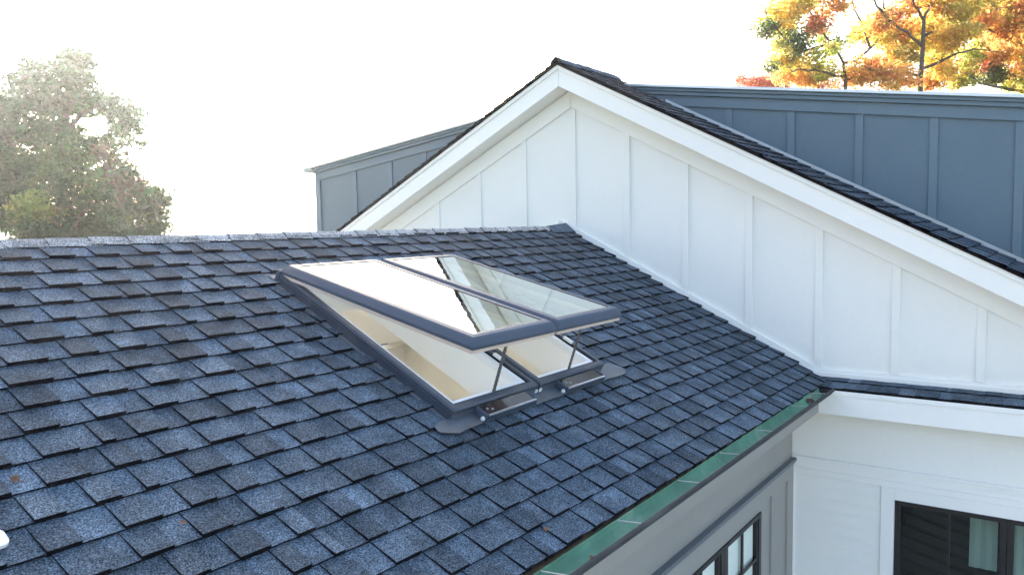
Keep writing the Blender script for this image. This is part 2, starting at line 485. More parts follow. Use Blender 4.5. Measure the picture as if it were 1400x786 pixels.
def slant(mb, x0, x1, side, ya, yb, d0, d1):
    """board under the rake: between d0 and d1 below the roof line, from y offset ya to yb off the ridge"""
    f = lambda u: GY + side * u
    z = lambda u: GZ - u * math.tan(TH)
    mb.hexa([(x0, f(ya), z(ya) - d1), (x1, f(ya), z(ya) - d1), (x1, f(yb), z(yb) - d1), (x0, f(yb), z(yb) - d1),
             (x0, f(ya), z(ya) - d0), (x1, f(ya), z(ya) - d0), (x1, f(yb), z(yb) - d0), (x0, f(yb), z(yb) - d0)])
for side in (-1, 1):
    mb = MB(); slant(mb, -.022, -.001, side, .0015, 5.46, .252, .418); mb.build('frieze_board', WHITE_TRIM, gable_wall, bevel=.003)
    mb = MB(); slant(mb, -.255, -.225, side, .0015, 5.9, .028, .238); slant(mb, -.272, -.2555, side, .0015, 5.9, .022, .075)
    rb = mb.build('rake_board', WHITE_TRIM, house, bevel=.003)
    mb = MB(); slant(mb, -.2245, -.0005, side, .0015, 5.9, .222, .236); mb.build('soffit', WHITE, rb)
# trim strip along the wing roof and above the pent roof
mb = MB()
for sd in (-1, 1):
    a = [(.02, .035), (2.9, .035)]
    y0, y1 = sd * .02, sd * (2.62 if sd < 0 else 2.9)
    zz = lambda y: -abs(y) * math.tan(TH)
    mb.hexa([(-.024, y0, zz(y0) - .01), (-.001, y0, zz(y0) - .01), (-.001, y1, zz(y1) - .01), (-.024, y1, zz(y1) - .01),
             (-.024, y0, zz(y0) + .062), (-.001, y0, zz(y0) + .062), (-.001, y1, zz(y1) + .062), (-.024, y1, zz(y1) + .062)])
mb.build('wall_base_trim', WHITE_TRIM, gable_wall, bevel=.002)
mb = MB(); mb.box(-.026, -.001, yr, -2.50, -1.335, -1.262); mb.box(-.036, -.0265, yr, -2.50, -1.335, -1.285)
mb.build('water_table', WHITE_TRIM, gable_wall, bevel=.002)

# white house roof slopes, caps
mb = MB(); shingles(mb, gTr, -.292, 1.0, 46, lambda x: 0, lift=.009, hb=.005)
deck(mb, gTr, -.285, 8, .0, 6.62, -.0175, -.030)
mb.build('gable_roof_slope', SH, house, colors=True)
mb = MB(); shingles(mb, gTl, -.292, 1.0, 46, lambda x: 0, lift=.009, hb=.005)
deck(mb, gTl, -.285, 8, .0, 6.62, -.0175, -.030)
mb.build('gable_roof_slope', SH, house, colors=True)
mb = MB(); cap_run(mb, 0, ridge_map(GY, GZ), -.298, .9, .2, .075)
mb.build('gable_ridge_cap', SH, house, colors=True)

# pent roof over the lower white wall
PA = R(14)
def pT(u, s, h): return (-.016 - s * math.cos(PA) - h * math.sin(PA), u, -1.313 - s * math.sin(PA) + h * math.cos(PA))
def pTm(u, s, h): return pT(-u, s, h)
mb = MB(); shingles(mb, pTm, 2.50, 5.6, 2, lambda x: 0, first=.106, lift=.007, hb=.004)
mb.box(2.50, 5.6, 0, .238, -.04, -.016, pTm, CUT)
tag(mb.build('pent_roof', SH, house, colors=True), 'narrow strip of shingles across the white wall')
mb = MB()
mb.box(-.262, -.236, yr, -2.630, -1.592, -1.405); mb.box(-.270, -.2625, yr, -2.656, -1.425, -1.388)
pf = mb.build('pent_fascia', WHITE_TRIM, house, bevel=.002)
mb = MB(); mb.hexa([(-.2355, yr, -1.587), (-.001, yr, -1.587), (-.001, -2.372, -1.587), (-.2355, -2.64, -1.587),
                    (-.2355, yr, -1.575), (-.001, yr, -1.575), (-.001, -2.372, -1.575), (-.2355, -2.64, -1.575)])
mb.build('soffit', WHITE, pf)
# lower white wall dressing
mb = MB()
y1 = WY - .003
mb.box(-.030, -.001, yr, y1, -2.068, -2.048); mb.box(-.022, -.001, yr, y1, -2.10, -2.0685)
mb.box(-.013, -.001, yr, y1, -2.150, -2.1005); mb.box(-.020, -.001, yr, y1, -2.20, -2.1505)
mb.build('belt_trim', WHITE_TRIM, gable_wall, bevel=.002)
mb = MB()
z = -2.2005
while z > GROUND_Z + .1:
    for a, b in ((WW[1] + .10, WY - .03),):
        mb.hexa([(-.016, a, z - .1), (-.001, a, z - .1), (-.001, b, z - .1), (-.016, b, z - .1), (-.004, a, z), (-.001, a, z), (-.001, b, z), (-.004, b, z)])
    z -= .1005
mb.build('lap_siding', WHITE, gable_wall)
mb = MB(); mb.box(-.02, -.001, WY - .0295, WY - .003, GROUND_Z, -2.2005); mb.build('corner_trim', WHITE_TRIM, gable_wall)
# casing
mb = MB()
mb.box(-.024, -.001, WW[1] + .001, WW[1] + .0995, GROUND_Z + 1.0, -2.2005); mb.box(-.024, -.001, WW[0] - .0995, WW[0] - .001, GROUND_Z + 1.0, -2.2005)
mb.box(-.024, -.001, WW[0], WW[1], -2.30, -2.2005)
casing = mb.build('window_casing', WHITE_TRIM, house, bevel=.002)
fb = MB(); y0, y1, z0, z1 = WW; ym = (y0 + y1) / 2
for a, b in ((y0, ym - .002), (ym + .002, y1)):
    fb.box(.012, .09, a, a + .045, z0, z1); fb.box(.012, .09, b - .045, b, z0, z1)
    fb.box(.012, .09, a + .045, b - .045, z1 - .05, z1); fb.box(.012, .09, a + .045, b - .045, z0, z0 + .06)
wf = tag(fb.build('window', BLACK, house, bevel=.003), 'black framed window in the white wall')
for a, b in ((y0, ym), (ym, y1)):
    p = MB(); p.box(.05, .058, a + .045, b - .045, z0 + .06, z1 - .05); p.build('pane', WGLASS, wf)
    mm = MB(); c = (a + b) / 2
    mm.box(.03, .049, c - .009, c + .009, z0 + .06, z1 - .05)
    mm.build('muntin', BLACK, wf)
# dark room and stripe boards behind it
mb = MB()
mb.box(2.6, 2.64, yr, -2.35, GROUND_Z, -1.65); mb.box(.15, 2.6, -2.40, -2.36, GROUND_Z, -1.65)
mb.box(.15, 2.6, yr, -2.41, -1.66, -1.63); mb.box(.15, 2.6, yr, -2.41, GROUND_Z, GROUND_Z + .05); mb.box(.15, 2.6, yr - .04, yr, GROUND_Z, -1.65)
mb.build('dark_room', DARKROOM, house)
mb = MB()
for i in range(16):                               # slanting dark boards, made up to draw the stripes behind the glass
    zt = -2.15 - i * .105
    mb.hexa([(.40, -4.85, zt - .42), (.44, -4.85, zt - .42), (.44, -3.0, zt), (.40, -3.0, zt), (.40, -4.85, zt - .35), (.44, -4.85, zt - .35), (.44, -3.0, zt + .07), (.40, -3.0, zt + .07)])
mb.build('stripe_board', SLAT, house)
for a, b in ((-3.925, -3.725), (-4.7, -4.02)):
    mb = MB(); n = max(4, int((b - a) / .035))
    for i in range(n):
        u0, u1 = a + (b - a) * i / n, a + (b - a) * (i + 1) / n
        d = lambda k: .30 + (.012 if k % 2 else 0)
        mb.poly([(d(i), u0, -2.86 if b > -4 else -3.7), (d(i + 1), u1, -2.86 if b > -4 else -3.7), (d(i + 1), u1, -2.40), (d(i), u0, -2.40)])
        mb.poly([(d(i) + .006, u0, -2.86 if b > -4 else -3.7), (d(i) + .006, u0, -2.40), (d(i + 1) + .006, u1, -2.40), (d(i + 1) + .006, u1, -2.86 if b > -4 else -3.7)])
    mb.build('curtain', CURTAIN, house)

# --- blue shed dormer behind the gable
DXF = .75; DYL, DYR = 4.57, -4.85
dz = lambda y: 1.515 - abs(y - GY) * .136
mb = MB()
pts = lambda x: [(x, DYR, zr(DYR) - .1), (x, GY, GZ - .2), (x, DYL, zr(DYL) - .1), (x, DYL, dz(DYL) - .03), (x, GY, dz(GY) - .03), (x, DYR, dz(DYR) - .03)]
A, B = pts(DXF), pts(DXF + 6.0)
mb.mesh(A + B, [(0, 5, 4, 1), (1, 4, 3, 2), (6, 7, 10, 11), (7, 8, 9, 10), (2, 3, 9, 8), (0, 6, 11, 5), (3, 4, 10, 9), (4, 5, 11, 10)])
dormer = tag(mb.build('dormer_wall', BLUE, house), 'blue grey board and batten dormer wall')
for s, yc in ((-1, -1.507), (-1, -2.115), (-1, -2.722), (-1, -3.33), (-1, -3.965), (-1, -4.57), (1, 3.775), (1, 3.10), (1, 2.50), (1, 1.9), (1, 1.3), (-1, -.9)):
    mb = MB(); zb = zr(yc) - .06
    mb.box(DXF - .019, DXF - .001, yc - .034, yc + .034, zb, dz(yc) - .212)
    mb.build('batten', BLUE_TRIM, dormer, bevel=.003)
mb = MB(); mb.box(DXF - .024, DXF - .001, DYL - .10, DYL - .002, zr(DYL) - .08, dz(DYL) - .20); mb.build('corner_trim', BLUE_TRIM, dormer)
def dboard(mb, x0, x1, ya, yb, d0, d1):
    mb.hexa([(x0, ya, dz(ya) - d1), (x1, ya, dz(ya) - d1), (x1, yb, dz(yb) - d1), (x0, yb, dz(yb) - d1),
             (x0, ya, dz(ya) - d0), (x1, ya, dz(ya) - d0), (x1, yb, dz(yb) - d0), (x0, yb, dz(yb) - d0)])
for ya, yb in ((DYR, GY), (GY + .001, DYL)):
    mb = MB(); dboard(mb, DXF - .024, DXF - .001, ya, yb, .10, .207); mb.build('frieze_board', BLUE_TRIM, dormer, bevel=.003)
    mb = MB(); dboard(mb, DXF - .055, DXF - .001, ya, yb, .062, .0995); dboard(mb, DXF - .075, DXF - .001, ya, yb, .03, .0615); mb.build('crown_moulding', BLUE_TRIM, dormer, bevel=.004)
for ya, yb in ((DYR - .1, GY), (GY + .001, DYL + .10)):
    mb = MB(); dboard(mb, DXF - .10, DXF + 6.1, ya, yb, 0, .029); mb.build('dormer_roof', EDGE, dormer, bevel=.004)
mb = MB(); mb.box(DXF - .12, DXF + 6.1, DYL + .102, DYL + .20, dz(DYL) - .085, dz(DYL) - .012); mb.build('dormer_gutter', WHITE_TRIM, dormer, bevel=.01)
mb = MB()                                           # step flashing where roof meets dormer wall
for side in (-1, 1):
    f = lambda u: GY + side * u
    z = lambda u: GZ - u * math.tan(TH)
    a, b = .7, 4.6
    mb.hexa([(DXF - .03, f(a), z(a) - .02), (DXF - .0195, f(a), z(a) - .02), (DXF - .0195, f(b), z(b) - .02), (DXF - .03, f(b), z(b) - .02),
             (DXF - .03, f(a), z(a) + .034), (DXF - .0195, f(a), z(a) + .034), (DXF - .0195, f(b), z(b) + .034), (DXF - .03, f(b), z(b) + .034)])
mb.build('step_flashing', EDGE, dormer)

LEADG = paint('dull_metal', (.36, .38, .38), .45, .2, .5, 20, .4)
# ================================================================== GUTTER
gut = empty('gutter', (-4.5, -2.735, -1.42), 'half round gutter with green patina inside, hung along the shingled eave', 'gutter')
GC = (-2.727, -1.368); GR = .060
mb = MB(); n = 14
gx0, gx1 = -8.98, -.33
prev = None
for i in range(n + 1):
    t = math.pi + math.pi * i / n
    c, s = math.cos(t), math.sin(t)
    cur = [(GC[0] - c * GR, GC[1] + s * GR), (GC[0] - c * (GR - .004), GC[1] + s * (GR - .004))]
    if prev:
        mb.poly([(gx0, *prev[0]), (gx1, *prev[0]), (gx1, *cur[0]), (gx0, *cur[0])], mi=1)
        mb.poly([(gx0, *prev[1]), (gx0, *cur[1]), (gx1, *cur[1]), (gx1, *prev[1])], mi=0)
        mb.poly([(gx1, *prev[0]), (gx1, *prev[1]), (gx1, *cur[1]), (gx1, *cur[0])], mi=1)
    prev = cur
# tall back flange, front bead, end cap
mb.box(gx0, gx1, GC[0] + GR - .003, GC[0] + GR, GC[1], GC[1] + .012, mi=0)
mb.tube([(gx0, GC[0] - GR, GC[1] - .004), (gx1, GC[0] - GR, GC[1] - .004)], .013, 10, mi=1)
cap = [(gx1, GC[0] + GR * math.cos(math.pi + math.pi * i / n), GC[1] + GR * math.sin(math.pi + math.pi * i / n)) for i in range(n + 1)]
mb.mesh(cap + [(x + .006, y, z) for x, y, z in cap], [tuple(range(n + 1)), tuple(range(2 * n + 1, n, -1))], mi=1)
mb.build('trough', [GUT_IN, GUT_OUT], gut)
for x in (-5.85, -5.18, -4.515, -3.862, -3.175, -2.564, -1.936, -1.116, -.6):
    mb = MB()
    mb.hexa([(x - .005, -2.674, -1.360), (x + .005, -2.674, -1.360), (x + .020, -2.786, -1.356), (x + .010, -2.786, -1.356),
             (x - .005, -2.674, -1.357), (x + .005, -2.674, -1.357), (x + .020, -2.786, -1.353), (x + .010, -2.786, -1.353)])
    mb.build('hanger', LEADG, gut)

# ================================================================== SKYLIGHTS
def sk_parts(root, X0, X1):
    S0, S1_ = .675, 2.095
    H = .078
    def ring(mb, loops, T, closed=True, mi=0, per_side=None):
        """loops of (inset, h): swept round the rectangle X0..X1, S0..S1_ with mitred corners"""
        L = []
        for (i, h) in loops:
            L.append([T(X0 + i, S0 + i, h), T(X1 - i, S0 + i, h), T(X1 - i, S1_ - i, h), T(X0 + i, S1_ - i, h)])
        m = len(L)
        for k in range(m if closed else m - 1):
            a, b = L[k], L[(k + 1) % m]
            for j in range(4):
                j2 = (j + 1) % 4
                mb.poly([a[j], a[j2], b[j2], b[j]], mi=mi)
    # curb
    mb = MB(); ring(mb, [(0, -.03), (0, H - .030), (-.006, H - .024), (-.006, H - .009), (.004, H), (.030, H + .003), (.034, H - .012), (.034, -.03)], rT)
    cu = mb.build('curb', CURB, root)
    mb = MB(); ring(mb, [(.0345, .04), (.0345, H - .006), (.052, H - .014), (.052, .04)], rT)
    mb.build('gasket', RUBBER, cu)
    mb = MB(); ring(mb, [(.0525, .02), (.0525, H - .011), (.074, H - .016), (.074, .02)], rT); mb.build('inner_lip', LIP, cu)
    for s in (1.05, 1.78):
        mb = MB(); mb.box(X1 - .05, X1 - .028, s, s + .07, H + .0035, H + .02, rT); mb.build('bracket', LIP, cu)
    # shaft from curb to ceiling
    mb = MB(); i0 = .0525
    a, b, c, d = X0 + i0, X1 - i0, S0 + i0, S1_ - i0
    t = .012; z0, z1 = SKH - .02, .0195
    mb.box(a, a + t, c, d, z0, z1, rT); mb.box(b - t, b, c, d, z0, z1, rT)
    mb.box(a + t, b - t, c, c + t, z0, z1, rT); mb.box(a + t, b - t, d - t, d, z0, z1, rT)
    mb.build('light_shaft', CREAM, root)
    # head hood and side flashing
    mb = MB(); mb.box(X0 - .012, X1 + .012, S0 - .035, S0 - .001, -.01, .088, rT); mb.box(X0 - .016, X1 + .016, S0 - .085, S0 - .0355, -.01, .02, rT)
    mb.build('head_flashing', CLAD, root, bevel=.006)
    mb = MB(); mb.box(X0 - .028, X0 - .007, S0 - .05, S1_ + .02, -.01, .010, rT); mb.build('side_flashing', GREY_DARK, root)
    mb = MB(); mb.box(X1 + .007, X1 + .022, S0 - .05, S1_ + .02, -.01, .010, rT)
    mb.build('side_flashing', GREY_DARK, root)
    # sash, hinged at the head
    phi = R(13.3); hs, hh = S0 - .01, .102
    def sT(x, s, h):
        u = s - hs
        return rT(x, hs + u * math.cos(phi) - h * math.sin(phi) * 1.0, hh + u * math.sin(phi) + h * math.cos(phi))
    mb = MB()
    ring(mb, [(-.004, -.030), (-.010, -.024), (-.009, -.012), (.010, .016), (.022, .027), (.046, .031), (.058, .029), (.062, .024), (.062, -.030)], sT)
    sash = mb.build('sash', CLAD, root, smooth=False)
    mb = MB(); ring(mb, [(.0623, .010), (.0623, .0285), (.067, .0270), (.067, .010)], sT); mb.build('glazing_bead', RUBBER, sash)
    mb = MB(); ring(mb, [(.0, -.050), (.0, -.0305), (.085, -.0305), (.085, -.050)], sT); mb.build('inner_frame', WOOD, sash)
    mb = MB(); mb.box(X0 + .0655, X1 - .0655, S0 + .0655, S1_ - .0655, .0195, .0255, sT); mb.build('glass', GLASS, sash)
    # chain opener
    mb = MB()
    A = Vector(rT(X0 + .395, S1_ - .052, .060)); B = Vector(sT(X0 + .375, S1_ - .055, -.03))
    nl = 26
    dirv = (B - A).normalized(); side = dirv.cross(Vector((0, 1, 0))).normalized(); fw = dirv.cross(side)
    for i in range(nl):
        p, q = A.lerp(B, i / nl), A.lerp(B, (i + 1.25) / nl)
        w = .010 if i % 2 else .006
        for sg in (-1, 1):
            o = side * w * sg
            mb.tube([p + o, q + o], .004, 6)
        mb.tube([p - side * .012, p + side * .012], .0042, 6)
    mb.tube([A - side * .02 - dirv * .005, A + side * .02 - dirv * .005], .012, 8)
    mb.build('chain', STEEL, root)
    # solar tray in front of the curb
    mb = MB(); a, b = X0 + .165, X0 + .625; s0, s1 = S1_ + .010, S1_ + .098
    mb.box(a, b, s0, s1, .030, .058, rT); mb.box(a, b, s0 + .012, s0 + .03, -.005, .0295, rT)
    mb.box(a, a + .014, s0, s1, .0585, .066, rT); mb.box(b - .014, b, s0, s1, .0585, .066, rT)
    so = mb.build('solar_tray', CLAD, root, bevel=.003)
    mb = MB(); mb.box(a + .0145, b - .0145, s1 - .008, s1 + .001, .0585, .067, rT); mb.build('tray_rim', EDGE, so)
    mb = MB(); mb.box(a + .0145, b - .0145, s0, s1 - .0085, .0585, .0615, rT); mb.build('solar_panel', SOLAR, so)
    mb = MB()
    for sg in (.02, .05): mb.tube([rT(a + .035 + sg, s0 + .03 + sg * .4, .0615), rT(a + .035 + sg, s0 + .03 + sg * .4, .066)], .006, 8)
    mb.build('screw', EDGE, so)
    mb = MB(); mb.tube([rT(a - .001, s1 - .020, .036), rT(a - .010, s1 - .020, .036)], [.012, .010], 12); mb.build('end_plug', LIP, so)
    return root

sk1 = empty('skylight', rT(-3.73, 1.38, 0), 'open venting skylight whose glass mirrors mostly white sky, the nearer of the pair', 'skylight', 'open skylights on the shingle roof')
sk_parts(sk1, *S1)
sk2 = sk1.copy(); COL.objects.link(sk2)
sk2.location = Vector(sk1.location) + Vector((DX, 0, 0))
sk2['label'] = 'open venting skylight mirroring mostly the pale gable, beside the white wall'
for ch in list(sk1.children):
    c = ch.copy(); COL.objects.link(c); c.parent = sk2
    for g in ch.children:
        d = g.copy(); COL.objects.link(d); d.parent = c
ORG[sk2.name] = Vector(sk1.location)
# lead aprons below each skylight (different outlines, so built one by one)
def apron(root, x0, x1, round_left, round_right):
    mb = MB(); pts = []
    s0, s1 = 2.096, 2.190
    if round_left: pts += [(x0 + .06, s0 - .005), (x0, s0 + .02), (x0 - .005, s0 + .06), (x0 + .03, s1 - .015), (x0 + .09, s1 + .012), (x0 + .17, s1 + .004)]
    else: pts += [(x0, s0), (x0, s1)]
    for k in range(1, 7):
        x = x0 + (x1 - x0) * (.22 + .1 * k); pts.append((x, s1 + random.uniform(-.004, .004)))
    if round_right: pts += [(x1 - .08, s1 + .006), (x1 - .01, s1 - .005), (x1 + .015, s1 - .04), (x1 + .002, s0 + .01), (x1 - .06, s0 - .04)]
    else: pts += [(x1, s1), (x1, s0)]
    up = [rT(x, s, .0255) for x, s in pts]; dn = [rT(x, s, .0205) for x, s in pts]
    m = len(pts)
    mb.mesh(up + dn, [tuple(range(m))[::-1], tuple(range(m, 2 * m))] + [(i, (i + 1) % m, (i + 1) % m + m, i + m) for i in range(m)])
    # upstand against the curb front
    a, b = (x0 + .13, x1 - .012) if round_left else (x0 + .012, x1 - .23)
    mb.box(a, b, 2.0955 + .006, 2.0955 + .009, .0257, .052, rT)
    return mb
om = apron(sk1, -4.245, -3.341, True, False).build('apron_flashing', LEAD, sk1)
om2 = apron(sk2, -3.339, -2.36, False, True)
me_org = Vector(sk2.location)
o2 = om2.build('apron_flashing', LEAD, None, org=me_org); o2.parent = sk2; o2.location = (0, 0, 0)
# metal channel between the two
mb = MB(); mb.box(-3.354, -3.326, .5, 2.11, -.012, .004, rT)
o3 = mb.build('middle_channel', RUBBER, sk1)
for xx in (-3.372, -3.330):
    mb = MB(); mb.box(xx, xx + .02, 2.106, 2.112, .026, .046, rT); mb.build('flashing_clip', LIP, sk1)

# ================================================================== SMALL THINGS ON THE ROOF
def dry_leaf(loc, rz, size, col, label, tiltv=.4):
    mb = MB()
    prof = [(0, .06), (.25, .5), (.5, .38), (.62, .62), (.8, .25), (1.05, 0)]
    L = [(x * size, y * size * .8, .10 * size * math.sin(x * 3)) for x, y in prof]
    Rr = [(x * size, -y * size * .8, .22 * size * math.sin(x * 3) + .06 * size) for x, y in prof]
    cen = [(x * size, 0, -.02 * size) for x, y in prof]
    M = Matrix.Translation(Vector(loc)) @ Matrix.Rotation(TH, 4, 'X') @ Matrix.Rotation(rz, 4, 'Z') @ Matrix.Rotation(tiltv * .3, 4, 'Y')
    T = lambda p: tuple(M @ Vector(p))
    for i in range(5):
        c = tuple(v * random.uniform(.8, 1.2) for v in col)
        for sd in (L, Rr):
            mb.poly([T(cen[i]), T(cen[i + 1]), T(sd[i + 1]), T(sd[i])], c)
            u = lambda p: T((p[0], p[1], p[2] + .0012))
            mb.poly([u(cen[i]), u(sd[i]), u(sd[i + 1]), u(cen[i + 1])], c)
    mb.tube([T((-.5 * size, .05 * size, .12 * size)), T(cen[0])], .0012, 5, col)
    o = mb.build('fallen_leaf', DRYLEAF, None, org=loc, colors=True)
    return tag(o, label, 'leaf', 'fallen leaves')
dry_leaf(rT(-4.30, 2.865, .012), .7, .026, (.30, .15, .06), 'orange fallen leaf on the shingles just above the green gutter')
dry_leaf(rT(-5.945, 1.756, .012), 2.2, .032, (.22, .13, .08), 'brown fallen leaf on the shingles near the left picture edge')
dry_leaf(rT(-5.60, 2.15, .012), -.6, .022, (.25, .13, .06), 'small rusty fallen leaf low on the left of the roof')
dry_leaf((-4.22, -2.744, -1.412), .4, .05, (.20, .11, .05), 'curled brown leaf lying inside the gutter, nearest the camera')
dry_leaf((-.72, -2.74, -1.416), 1.4, .075, (.16, .08, .05), 'dark brown leaf lying at the far end of the gutter')
# pale scrap by the left picture edge
mb = MB(); pts = []
for cx, cs, a0 in ((-6.098, 1.972, 0), (-6.098, 2.002, 90), (-6.33, 2.002, 180), (-6.33, 1.972, 270)):
    for k in range(5):
        a = R(a0 + k * 22.5); pts.append((cx + .02 * math.sin(a + 0), cs - .02 * math.cos(a + 0)))
up = [rT(x, s, .024) for x, s in pts]; dn = [rT(x, s, .010) for x, s in pts]; m = len(pts)
mb.mesh(up + dn, [tuple(range(m)), tuple(range(m, 2 * m))[::-1]] + [(i, i + m, (i + 1) % m + m, (i + 1) % m) for i in range(m)])
tag(mb.build('offcut', LIP, None, org=rT(-6.18, 2.0, .01)), 'white rounded offcut lying on the shingles at the left edge', 'offcut')

# ================================================================== TREES
PAL = {'y': (.74, .58, .14), 'o': (.78, .45, .16), 'a': (.78, .53, .14), 'g': (.46, .46, .13), 'd': (.14, .19, .08), 'p': (.60, .30, .16), 'r': (.60, .26, .18),
       'L': (.040, .100, .036), 'D': (.028, .070, .026), 'N': (.044, .090, .030), 'R': (.095, .088, .042), 'G': (.070, .125, .045), 'Y': (.17, .22, .05)}
def tree(name, label, group, key, leaf, per_m2, clump=.26, flat=.55, thick=.17, lm=None):
    trunk, limbs, blobs = TREES[key]
    base = (trunk[0][0], trunk[0][1], GROUND_Z)
    root = empty(name, base, label, 'tree', group)
    tr = [Vector(p) for p in trunk]
    tr[0].z = GROUND_Z - .3
    tr = [p for i, p in enumerate(tr) if i == 0 or p.z > GROUND_Z + .2]
    mb = MB()
    n = len(tr)
    mb.tube(tr, [thick * (1 - .62 * i / max(1, n - 1)) for i in range(n)], 10)
    to = mb.build('trunk', BARK, root, smooth=True)
    rnd = random.Random(hash(key) % 1000 if False else sum(map(ord, key)))
    for L in limbs:
        pts = [Vector(L[0])]
        for a, b in zip(L, L[1:]):
            a, b = Vector(a), Vector(b)
            for t in (.33, .66, 1):
                j = Vector((rnd.uniform(-1, 1), rnd.uniform(-1, 1), rnd.uniform(-1, 1))) * (.035 if t < 1 else 0)
                pts.append(a.lerp(b, t) + j)
        r0 = thick * .40
        mb = MB(); mb.tube(pts, [r0 * (1 - .8 * i / (len(pts) - 1)) for i in range(len(pts))], 8)
        for k in range(2, len(pts), 2):          # twigs
            for q in range(3):
                d = Vector((rnd.uniform(-1, 1), rnd.uniform(-1, 1), rnd.uniform(-.2, 1))).normalized() * rnd.uniform(.4, .9)
                mid = pts[k] + d * .5 + Vector((0, 0, .06))
                mb.tube([pts[k], mid, pts[k] + d], [r0 * .22, r0 * .15, r0 * .07], 5)
        mb.build('limb', BARK, root, smooth=True)
    low = []
    zs = min(b[2] for b in blobs); kinds = [b[4] for b in blobs]
    cx = sum(b[0] for b in blobs) / len(blobs); cyy = sum(b[1] for b in blobs) / len(blobs)
    sp = max(b[3] for b in blobs) * 2.2
    if zs > -1.5:
        for k in range(8):
            low.append((cx + rnd.uniform(-sp, sp), cyy + rnd.uniform(-sp, sp), zs - sp * .38 - .5 - rnd.uniform(0, 2.4), sp * .38, rnd.choice(kinds)))
    mb = MB()
    for (x, y, z, r, c) in list(blobs) + low:
        nclump = max(2, int(per_m2 * r * r * 3.1))
        for q in range(nclump):
            while 1:
                d = Vector((rnd.uniform(-1, 1), rnd.uniform(-1, 1), rnd.uniform(-1, 1)))
                if d.length < 1: break
            cc = Vector((x, y, z)) + Vector((d.x, d.y, d.z * .85)) * r
            base_c = PAL[c]; kv = rnd.uniform(.65, 1.35); hue = rnd.uniform(-.18, .18)
            cr = clump * rnd.uniform(.6, 1.25); nv = Vector((rnd.gauss(0, .4), rnd.gauss(0, .4), 1)).normalized()
            for l in range(int(rnd.uniform(34, 56))):
                p = cc + Vector((rnd.gauss(0, 1) * cr * .62, rnd.gauss(0, 1) * cr * .62, rnd.gauss(0, 1) * cr * .62 * flat))
                nn = (nv + Vector((rnd.gauss(0, .7), rnd.gauss(0, .7), rnd.gauss(0, .7)))).normalized()
                a = nn.orthogonal().normalized(); ang = rnd.uniform(0, 6.28)
                u = a * math.cos(ang) + nn.cross(a) * math.sin(ang); v = nn.cross(u)
                sz = leaf * rnd.uniform(.6, 1.3)
                k2 = kv * rnd.uniform(.8, 1.25)
                col = (min(.85, base_c[0] * k2 * (1 + hue)), min(.85, base_c[1] * k2 * (1 - hue * .7)), base_c[2] * k2)
                mb.poly([p - u * sz, p - v * sz * .55 + nn * sz * .12, p + u * sz, p + v * sz * .55 + nn * sz * .12], col)
    mb.build('crown', lm or LEAF, root, colors=True)
    return root
TREES = {}
TREES['A']=([(18.58, 1.45, -9.1), (19.11, 1.58, -2.76), (19.53, 1.67, 2.23), (19.69, 1.74, 4.27), (19.69, 1.81, 4.81)],
 [[(19.69, 1.81, 4.81), (19.18, 2.09, 5.39), (18.84, 2.28, 5.79), (18.81, 2.22, 6.28), (18.94, 2.2, 7.49)], [(18.84, 2.28, 5.79), (18.37, 2.47, 6.17), (18.12, 2.62, 7.17)], [(19.69, 1.81, 4.81), (20.02, 1.52, 4.87), (20.54, 1.2, 5.31), (20.98, 0.98, 5.72), (21.65, 0.69, 6.72), (22.1, 0.57, 7.94)], [(20.54, 1.2, 5.31), (20.24, 1.37, 5.96), (19.79, 1.54, 6.43), (19.67, 1.7, 7.57)], [(19.18, 2.09, 5.39), (18.08, 2.55, 5.01), (17.51, 2.86, 5.17), (17.14, 3.09, 5.56), (16.89, 3.32, 5.97), (16.9, 3.43, 6.82)], [(19.66, 1.8, 4.38), (18.67, 2.16, 4.44), (17.87, 2.59, 4.45), (17.3, 2.85, 4.29)], [(19.69, 1.74, 4.27), (20.63, 1.32, 4.57), (21.23, 1.0, 4.74)]],
 [(17.79, 3.3, 6.14, 0.57, 'y'), (17.25, 3.3, 5.57, 0.32, 'd'), (18.39, 3.25, 5.86, 0.31, 'y'), (17.77, 2.78, 5.2, 0.44, 'd'), (17.27, 3.0, 5.02, 0.26, 'g'), (18.41, 3.12, 4.87, 0.49, 'y'), (20.25, 3.18, 4.79, 0.53, 'y'), (19.56, 3.52, 4.55, 0.35, 'o'), (19.85, 2.91, 4.38, 0.42, 'o'), (18.39, 2.2, 4.8, 0.33, 'g'), (19.48, 2.26, 4.57, 0.34, 'g'), (18.53, 2.42, 5.76, 0.33, 'p'), (18.32, 2.2, 5.9, 0.26, 'p'), (18.42, 1.77, 6.32, 0.39, 'o'), (18.17, 2.7, 6.47, 0.44, 'y'), (20.66, 3.05, 7.6, 0.6, 'o'), (19.68, 3.94, 7.65, 0.71, 'y'), (20.84, 2.18, 7.72, 0.66, 'o'), (20.61, 2.19, 5.65, 0.24, 'd'), (17.42, 3.38, 4.54, 0.2, 'd'), (18.91, 1.97, 5.17, 0.22, 'g'), (20.22, 1.66, 4.38, 0.35, 'o'), (19.76, 3.38, 8.14, 0.82, 'y'), (20.51, 2.64, 5.83, 0.21, 'g')])
